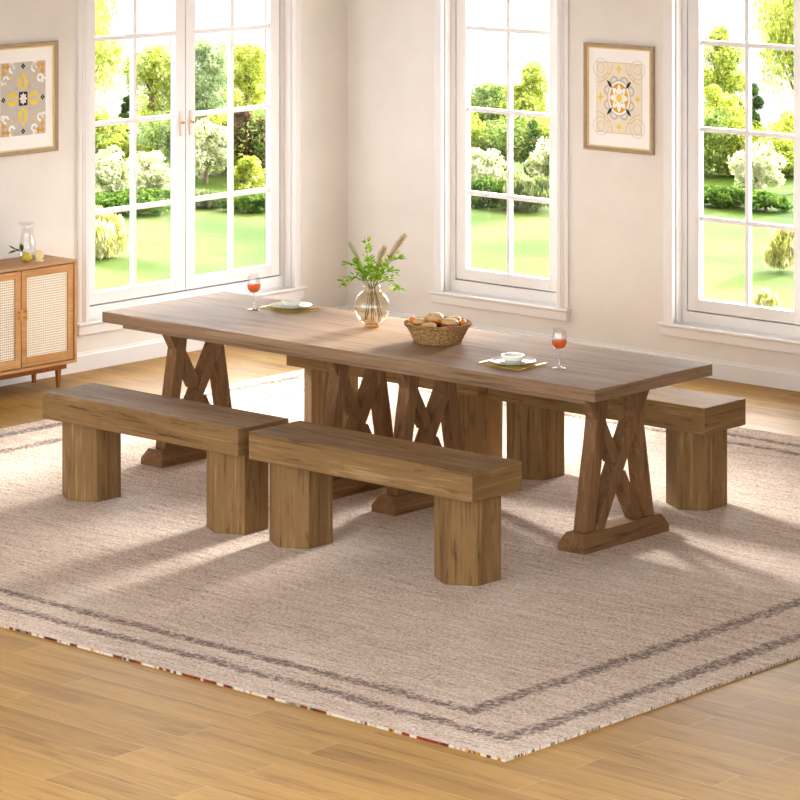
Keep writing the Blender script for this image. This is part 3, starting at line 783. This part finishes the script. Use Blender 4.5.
for dx, dy, dz, r, tl_, lb, md in [
    (-.012, -.010, .085, .043, (.06, -.05), 'sesame roll sitting on top of the pile in the wicker basket', FILL),
    (.066, .006, .066, .044, (-.04, .10), 'sesame roll at the right side of the wicker basket', REDF),
    (-.066, -.050, .058, .038, (.18, -.12), 'sesame roll at the left front of the wicker basket', FILL),
    (.016, -.080, .052, .038, (.28, .05), 'sesame roll low at the front rim of the wicker basket', GRNF),
    (-.060, .050, .062, .042, (-.12, -.10), 'sesame roll at the back left of the wicker basket', REDF),
    (.030, .080, .062, .042, (-.18, .08), 'sesame roll at the back right of the wicker basket', FILL)]:
    bun(dx, dy, dz, r, tl_, lb, md)
def croissant_mat(): return plain('glazed_golden_crust', (224, 138, 40), .3, .3, 40)
GLZ = croissant_mat()
for dx, dy, dz, rot, lb in [(-.100, -.052, .094, .5, 'small glazed golden bun poking over the left rim of the wicker basket'), (.104, .060, .092, 2.2, 'small glazed golden bun poking over the right rim of the wicker basket')]:
    bm = BM(); ellipsoid(bm, (0, 0, 0), (.028, .019, .017), 18, 12, jit=.25, seed=dx*50)
    tag(link('glazed_bun', bm, GLZ, loc=(BX+dx, BY+dy, TZ+dz), rot=(.2, .3, rot), smooth=True), lb, 'bread roll', 'glazed buns in the basket')

# ------------------------------------------------------------------ garden below the house
GZ = -8.0
bm = BM()
vd = Vector((-.668, .744, 0)); rt = Vector((.744, .668, 0)); cam0 = Vector((13.3386, -14.3637, 0))
n, m = 24, 40; V = []
for j in range(m+1):
    for i in range(n+1):
        p = cam0+vd*(30+76*j/m)+rt*(-45+90*i/n); V.append(bm.verts.new((p.x, p.y, GZ+.10*mnoise.noise(p*.08)-.0)))
for j in range(m):
    for i in range(n): bm.faces.new((V[j*(n+1)+i], V[j*(n+1)+i+1], V[(j+1)*(n+1)+i+1], V[(j+1)*(n+1)+i]))
ex = bmesh.ops.extrude_face_region(bm, geom=bm.faces[:])
for v in ex['geom']:
    if isinstance(v, bmesh.types.BMVert): v.co.z -= 1.5
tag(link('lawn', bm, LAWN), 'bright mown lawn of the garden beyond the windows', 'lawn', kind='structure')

def plant(kind, x, y, zb, zt, rad, name, label, cat, group=None, dens=1.0, trunk=True):
    zb = max(zb, GZ+.0) if kind != 'hang' else zb
    rad *= 1.0 if kind in ('bed', 'dark', 'hang') else 1.3
    root = empty(name, (x, y, GZ), label=label, cat=cat, group=group)
    RR = random.Random(int(abs(x*131+y*77)*10)); V = []; F = []
    h = zt-zb; cz = (zb+zt)/2-GZ
    upright = kind in ('bed', 'greylow')
    # sub-clumps that give the crown its lumpy outline
    clumps = []
    nc = 26 if kind not in ('dark', 'hedge', 'bed', 'greylow') else 16
    for i in range(nc):
        for _ in range(50):
            u = Vector((RR.uniform(-1, 1), RR.uniform(-1, 1), RR.uniform(-1, 1)))
            if u.length < 1: break
        taper = 1.0
        if kind in ('dark', 'yel2'): taper = 1-.55*max(0, u.z)
        s = RR.uniform(.26, .46)
        clumps.append((Vector((u.x*rad*.80*taper, u.y*rad*.80*taper, cz+u.z*h*.43)), s))
    if kind in ('hedge', 'bed', 'greylow'): clumps += [(Vector((RR.uniform(-.7, .7)*rad, RR.uniform(-.5, .5)*rad, h*RR.uniform(.2, .6)+zb-GZ)), .45) for _ in range(10)]
    lf = .13 if kind not in ('bed', 'greylow') else .16
    N = int(dens*min(7500, 420+ 560*(2*rad)*h/.30))
    for i in range(N):
        c, s = clumps[RR.randrange(len(clumps))]
        d = Vector((RR.gauss(0, 1), RR.gauss(0, 1), RR.gauss(0, 1))).normalized()
        q = RR.uniform(.45, 1)**.6
        p = c+Vector((d.x*rad*s*q*1.1, d.y*rad*s*q*1.1, d.z*min(h*.5, rad*1.1)*s*q))
        if kind == 'hang':
            p.z -= abs(RR.gauss(0, .4))
        if p.z < .02: p.z = RR.uniform(.02, .2)
        nrm = (d+Vector((RR.gauss(0, .6), RR.gauss(0, .6), RR.gauss(0, .6)+.3))).normalized()
        t = nrm.cross(Vector((RR.gauss(0, 1), RR.gauss(0, 1), RR.gauss(0, 1)))).normalized()
        if upright or kind == 'hang':
            t = (Vector((RR.gauss(0, .35), RR.gauss(0, .35), 1))).normalized(); nrm = t.cross(Vector((RR.gauss(0, 1), RR.gauss(0, 1), 0))).normalized()
        b = nrm.cross(t); L = lf*RR.uniform(.6, 1.25)*(1.5 if upright else 1); W = L*(.5 if not upright else .22)
        k = len(V); V += [p-t*L*.5, p+b*W*.5+nrm*.01, p+t*L*.5, p-b*W*.5+nrm*.01]; F.append((k, k+1, k+2, k+3))
    me = bpy.data.meshes.new('foliage'); me.from_pydata([tuple(v) for v in V], [], F); me.materials.append(LF[kind])
    o = bpy.data.objects.new('foliage', me); COL.objects.link(o); o.parent = root
    if trunk:
        bm = BM(); tr = max(.05, rad*.10); top = cz+h*.30
        tube(bm, [(0, 0, 0), (RR.uniform(-.05, .05), 0, top*.4), (RR.uniform(-.1, .1), RR.uniform(-.1, .1), top)], [tr, tr*.75, tr*.3], 8)
        for i in range(7):
            c, s = clumps[i]; st = Vector((0, 0, max(.05, min(top*.9, c.z*.65)))); tube(bm, [st, st.lerp(c, .5)+Vector((0, 0, .05)), c], [tr*.4, tr*.25, tr*.1], 5)
        link('trunk', bm, BARK, root)
    return root
GARDEN = [
 ('hang',-53.65,46.45,-5.31,-.39,1.55,'birch_tree','tall birch with hanging yellow leaves seen at the left of the double window','tree',1.1),
 ('yel',-57.68,50.89,-8.97,-6.25,.68,'shrub','rounded yellow shrub below the birch in the double window','shrub',1),
 ('dark',-60.0,54.18,-9.0,-5.88,.24,'conifer','narrow dark conifer seen in the left leaf of the double window','tree',1),
 ('yel2',-62.31,57.48,-8.0,-4.57,1.04,'leafy_tree','broad lime green tree in the middle of the double window','tree',1.1),
 ('pale',-51.51,45.68,-8.0,-6.53,.57,'silver_shrub','silvery shrub at lower left of the double window','shrub',1),
 ('pale',-51.40,47.12,-8.0,-6.70,.60,'silver_shrub','silvery shrub under the broad lime tree in the double window','shrub',1),
 ('hedge',-49.55,44.75,-8.0,-7.31,.90,'clipped_shrub','low dark shrub at the lawn edge in the left leaf of the double window','shrub',1.4),
 ('grey',-58.08,55.90,-8.0,-4.14,.76,'leafy_tree','grey green tree behind the handles of the double window','tree',1.1),
 ('yel',-59.95,59.61,-8.0,-4.50,.84,'leafy_tree','yellow green tree at the right of the double window','tree',1.1),
 ('pale',-52.39,50.26,-8.0,-5.62,.53,'willow','pale weeping willow shrub in the right leaf of the double window','shrub',1),
 ('plum',-52.83,52.55,-8.0,-5.81,.60,'plum_tree','dark purple leaved tree at the right of the double window','tree',1.3),
 ('yel',-49.31,48.99,-8.0,-6.93,.57,'shrub','golden shrub below the purple tree','shrub',1.1),
 ('hedge',-47.20,46.86,-8.0,-7.42,.64,'clipped_shrub','low dark shrub below the purple tree at the lawn edge','shrub',1.5),
 ('greylow',-48.74,46.82,-8.0,-7.60,.48,'low_shrub','low olive plants at the lawn edge below the pale willow','shrub',1.5),
 ('bed',-43.70,37.91,-7.93,-6.75,.79,'meadow_plants','pale flowering tall plants on the lawn at lower left of the double window','plants',1.6),
 ('green',-53.95,64.99,-8.0,-5.98,.87,'leafy_tree','round green tree at the left of the window nearest the corner','tree',1.1),
 ('yel2',-51.00,63.61,-8.0,-4.99,.72,'leafy_tree','pointed lime tree at the right of the window nearest the corner','tree',1.1),
 ('pale',-44.94,54.27,-8.0,-6.70,.49,'silver_shrub','whitish shrub below the round tree in the window nearest the corner','shrub',1),
 ('pale',-44.30,56.18,-8.0,-6.58,.40,'silver_shrub','whitish shrub at the right edge of the window nearest the corner','shrub',1),
 ('hedge',-45.81,57.51,-8.0,-6.19,.36,'clipped_shrub','tall dark bush in the middle of the pointed lime tree','shrub',1.2),
 ('hedge',-42.99,51.98,-8.0,-7.15,.66,'clipped_shrub','dark low hedge bush at the lawn edge in the window nearest the corner','shrub',1.5),
 ('greylow',-41.40,52.07,-8.0,-7.03,.61,'reed_clump','brownish reeds at the lawn edge in the window nearest the corner','plants',1.6),
 ('yel2',-48.23,70.13,-8.0,-4.04,.80,'leafy_tree','tallest lime tree at the left of the rightmost window','tree',1.1),
 ('yel',-43.54,63.58,-8.0,-5.45,.68,'leafy_tree','yellow bushy tree in front of the tallest lime tree','tree',1.2),
 ('dark',-45.05,67.61,-8.0,-5.75,.48,'conifer','dark bushy conifer in the middle of the rightmost window','tree',1.2),
 ('hang',-38.18,60.33,-5.19,-.39,1.35,'birch_tree','hanging birch at the right edge of the rightmost window','tree',1.1),
 ('yel',-42.41,65.94,-8.0,-6.35,.62,'shrub','rounded yellow shrub at the right of the rightmost window','shrub',1),
 ('pale',-39.04,59.56,-8.0,-6.52,.64,'silver_shrub','whitish shrub in the rightmost window above the hedge','shrub',1),
 ('hedge',-38.04,56.43,-8.0,-7.37,.66,'clipped_shrub','dark hedge bush at the left of the rightmost window','shrub',1.5),
 ('hedge',-36.59,56.39,-8.0,-7.42,.50,'clipped_shrub','dark hedge bush in the middle of the rightmost window','shrub',1.5),
 ('bed',-29.91,47.60,-7.93,-6.95,.53,'meadow_plants','island of pale tall plants on the lawn in the rightmost window','plants',1.6),
 ('bed',-21.44,35.05,-8.0,-6.04,.48,'meadow_plants','feathery plants just above the sill of the rightmost window','plants',1.3),
 ('green',-56.98,49.50,-8.0,-6.71,1.06,'bush','round green bush far back at the left edge of the double window','shrub',.8),
 ('yel2',-56.08,50.31,-8.0,-6.83,0.91,'bush','lime bush far back between the birch and the broad lime tree','shrub',.8),
 ('green',-54.81,51.45,-8.0,-6.16,1.12,'bush','tall green bush far back behind the middle of the double window','shrub',.8),
 ('yel',-53.68,52.46,-8.0,-6.04,1.06,'bush','yellow bush far back behind the grey green tree','shrub',.8),
 ('green',-52.69,53.36,-8.0,-5.92,1.12,'bush','green bush far back at the right edge of the double window','shrub',.8),
 ('yel2',-48.39,57.21,-8.0,-6.04,1.06,'bush','lime bush far back at the left edge of the window nearest the corner','shrub',.8),
 ('green',-47.35,58.15,-8.0,-6.29,1.12,'bush','green bush far back in the middle of the window nearest the corner','shrub',.8),
 ('yel',-46.27,59.12,-8.0,-6.10,1.12,'bush','yellow bush far back at the right edge of the window nearest the corner','shrub',.8),
 ('green',-43.19,61.88,-8.0,-5.86,1.12,'bush','green bush far back at the left edge of the rightmost window','shrub',.8),
 ('yel2',-42.15,62.81,-8.0,-6.35,1.06,'bush','lime bush far back in the middle of the rightmost window','shrub',.8),
 ('yel2',-41.07,63.79,-8.0,-6.83,1.12,'bush','lime bush far back at the right of the rightmost window','shrub',.8),
]
for k, x, y, zb, zt, rad, nm, lb, ct, dn in GARDEN: plant(k, x, y, zb, zt, rad, nm, lb, ct, None, dn, trunk=k not in ('bed', 'greylow'))

# ------------------------------------------------------------------ light, sky, camera
SKY, SUN1, SUN2 = 1.0, 13, 10
W = bpy.data.worlds.new('sky'); S.world = W; W.use_nodes = True
nt = W.node_tree; bg = nt.nodes['Background']
tcw = nt.nodes.new('ShaderNodeTexCoord'); sep = nt.nodes.new('ShaderNodeSeparateXYZ'); nt.links.new(tcw.outputs['Generated'], sep.inputs[0])
mr = nt.nodes.new('ShaderNodeMapRange'); mr.inputs[1].default_value = -.2; mr.inputs[2].default_value = 1; nt.links.new(sep.outputs['Z'], mr.inputs[0])
rp = nt.nodes.new('ShaderNodeValToRGB'); nt.links.new(mr.outputs[0], rp.inputs[0])
e = rp.color_ramp.elements; e[0].position = .14; e[0].color = (.64, .645, .655, 1); e[1].position = 1.0; e[1].color = (.7, .7, .7, 1)
for p_, v_ in ((.19, 2.8), (.26, 2.8), (.36, 1.3)): q = e.new(p_); q.color = (v_*.97, v_*.99, v_*1.02, 1)  # low sky band brightened as fill for the walls
# sky glow added near both suns and opposite the double window, brightening the room
acc = rp.outputs[0]
for d_, k_, n_ in (((-.32, 1, .42), 16.0, 8), ((-1, .30, .42), 9.0, 8), ((.76, .65, .40), 16.0, 8)):
    d_ = Vector(d_).normalized()
    dp = nt.nodes.new('ShaderNodeVectorMath'); dp.operation = 'DOT_PRODUCT'; dp.inputs[1].default_value = d_; nt.links.new(tcw.outputs['Generated'], dp.inputs[0])
    mx = nt.nodes.new('ShaderNodeMath'); mx.operation = 'MAXIMUM'; mx.inputs[1].default_value = 0; nt.links.new(dp.outputs['Value'], mx.inputs[0])
    pw = nt.nodes.new('ShaderNodeMath'); pw.operation = 'POWER'; pw.inputs[1].default_value = n_; nt.links.new(mx.outputs[0], pw.inputs[0])
    # fades out towards the horizon
    fd = nt.nodes.new('ShaderNodeMapRange'); fd.inputs[1].default_value = -.02; fd.inputs[2].default_value = .12; nt.links.new(sep.outputs['Z'], fd.inputs[0])
    ml = nt.nodes.new('ShaderNodeMath'); ml.operation = 'MULTIPLY'; nt.links.new(pw.outputs[0], ml.inputs[0]); nt.links.new(fd.outputs[0], ml.inputs[1])
    m2 = nt.nodes.new('ShaderNodeMath'); m2.operation = 'MULTIPLY'; m2.inputs[1].default_value = k_; nt.links.new(ml.outputs[0], m2.inputs[0])
    cb = nt.nodes.new('ShaderNodeCombineXYZ'); [nt.links.new(m2.outputs[0], cb.inputs[i]) for i in range(3)]
    ad = nt.nodes.new('ShaderNodeVectorMath'); ad.operation = 'ADD'; nt.links.new(acc, ad.inputs[0]); nt.links.new(cb.outputs[0], ad.inputs[1]); acc = ad.outputs[0]
nt.links.new(acc, bg.inputs[0]); bg.inputs[1].default_value = SKY

def sun(name, d, strength, angle, col):
    l = bpy.data.lights.new(name, 'SUN'); l.energy = strength; l.angle = math.radians(angle); l.color = col
    o = bpy.data.objects.new(name, l); COL.objects.link(o); o.location = (-4, 4, 6)
    o.rotation_euler = Vector(d).to_track_quat('-Z', 'Y').to_euler()
sun('low_sun', (.10, -1, -.31), SUN1, 12, (1, .97, .92))
sun('added_window_sun', (1, -.30, -.40), SUN2, 10, (1, .975, .94))  # second sun, added to stand in for daylight at the double window

cam = bpy.data.cameras.new('camera'); co = bpy.data.objects.new('camera', cam); COL.objects.link(co)
co.location = (13.3386, -14.3637, 3.2688); co.rotation_euler = (PI/2, 0, .7316)
cam.sensor_width = 36; cam.lens = 3111.0186/800*36; cam.shift_y = -(400+196.5384)/800
cam.clip_end = 400; cam.clip_start = .5
S.camera = co
S.view_settings.view_transform = 'Standard'; S.view_settings.look = 'None'; S.view_settings.exposure = .80; S.view_settings.gamma = 1
S.view_settings.use_curve_mapping = False
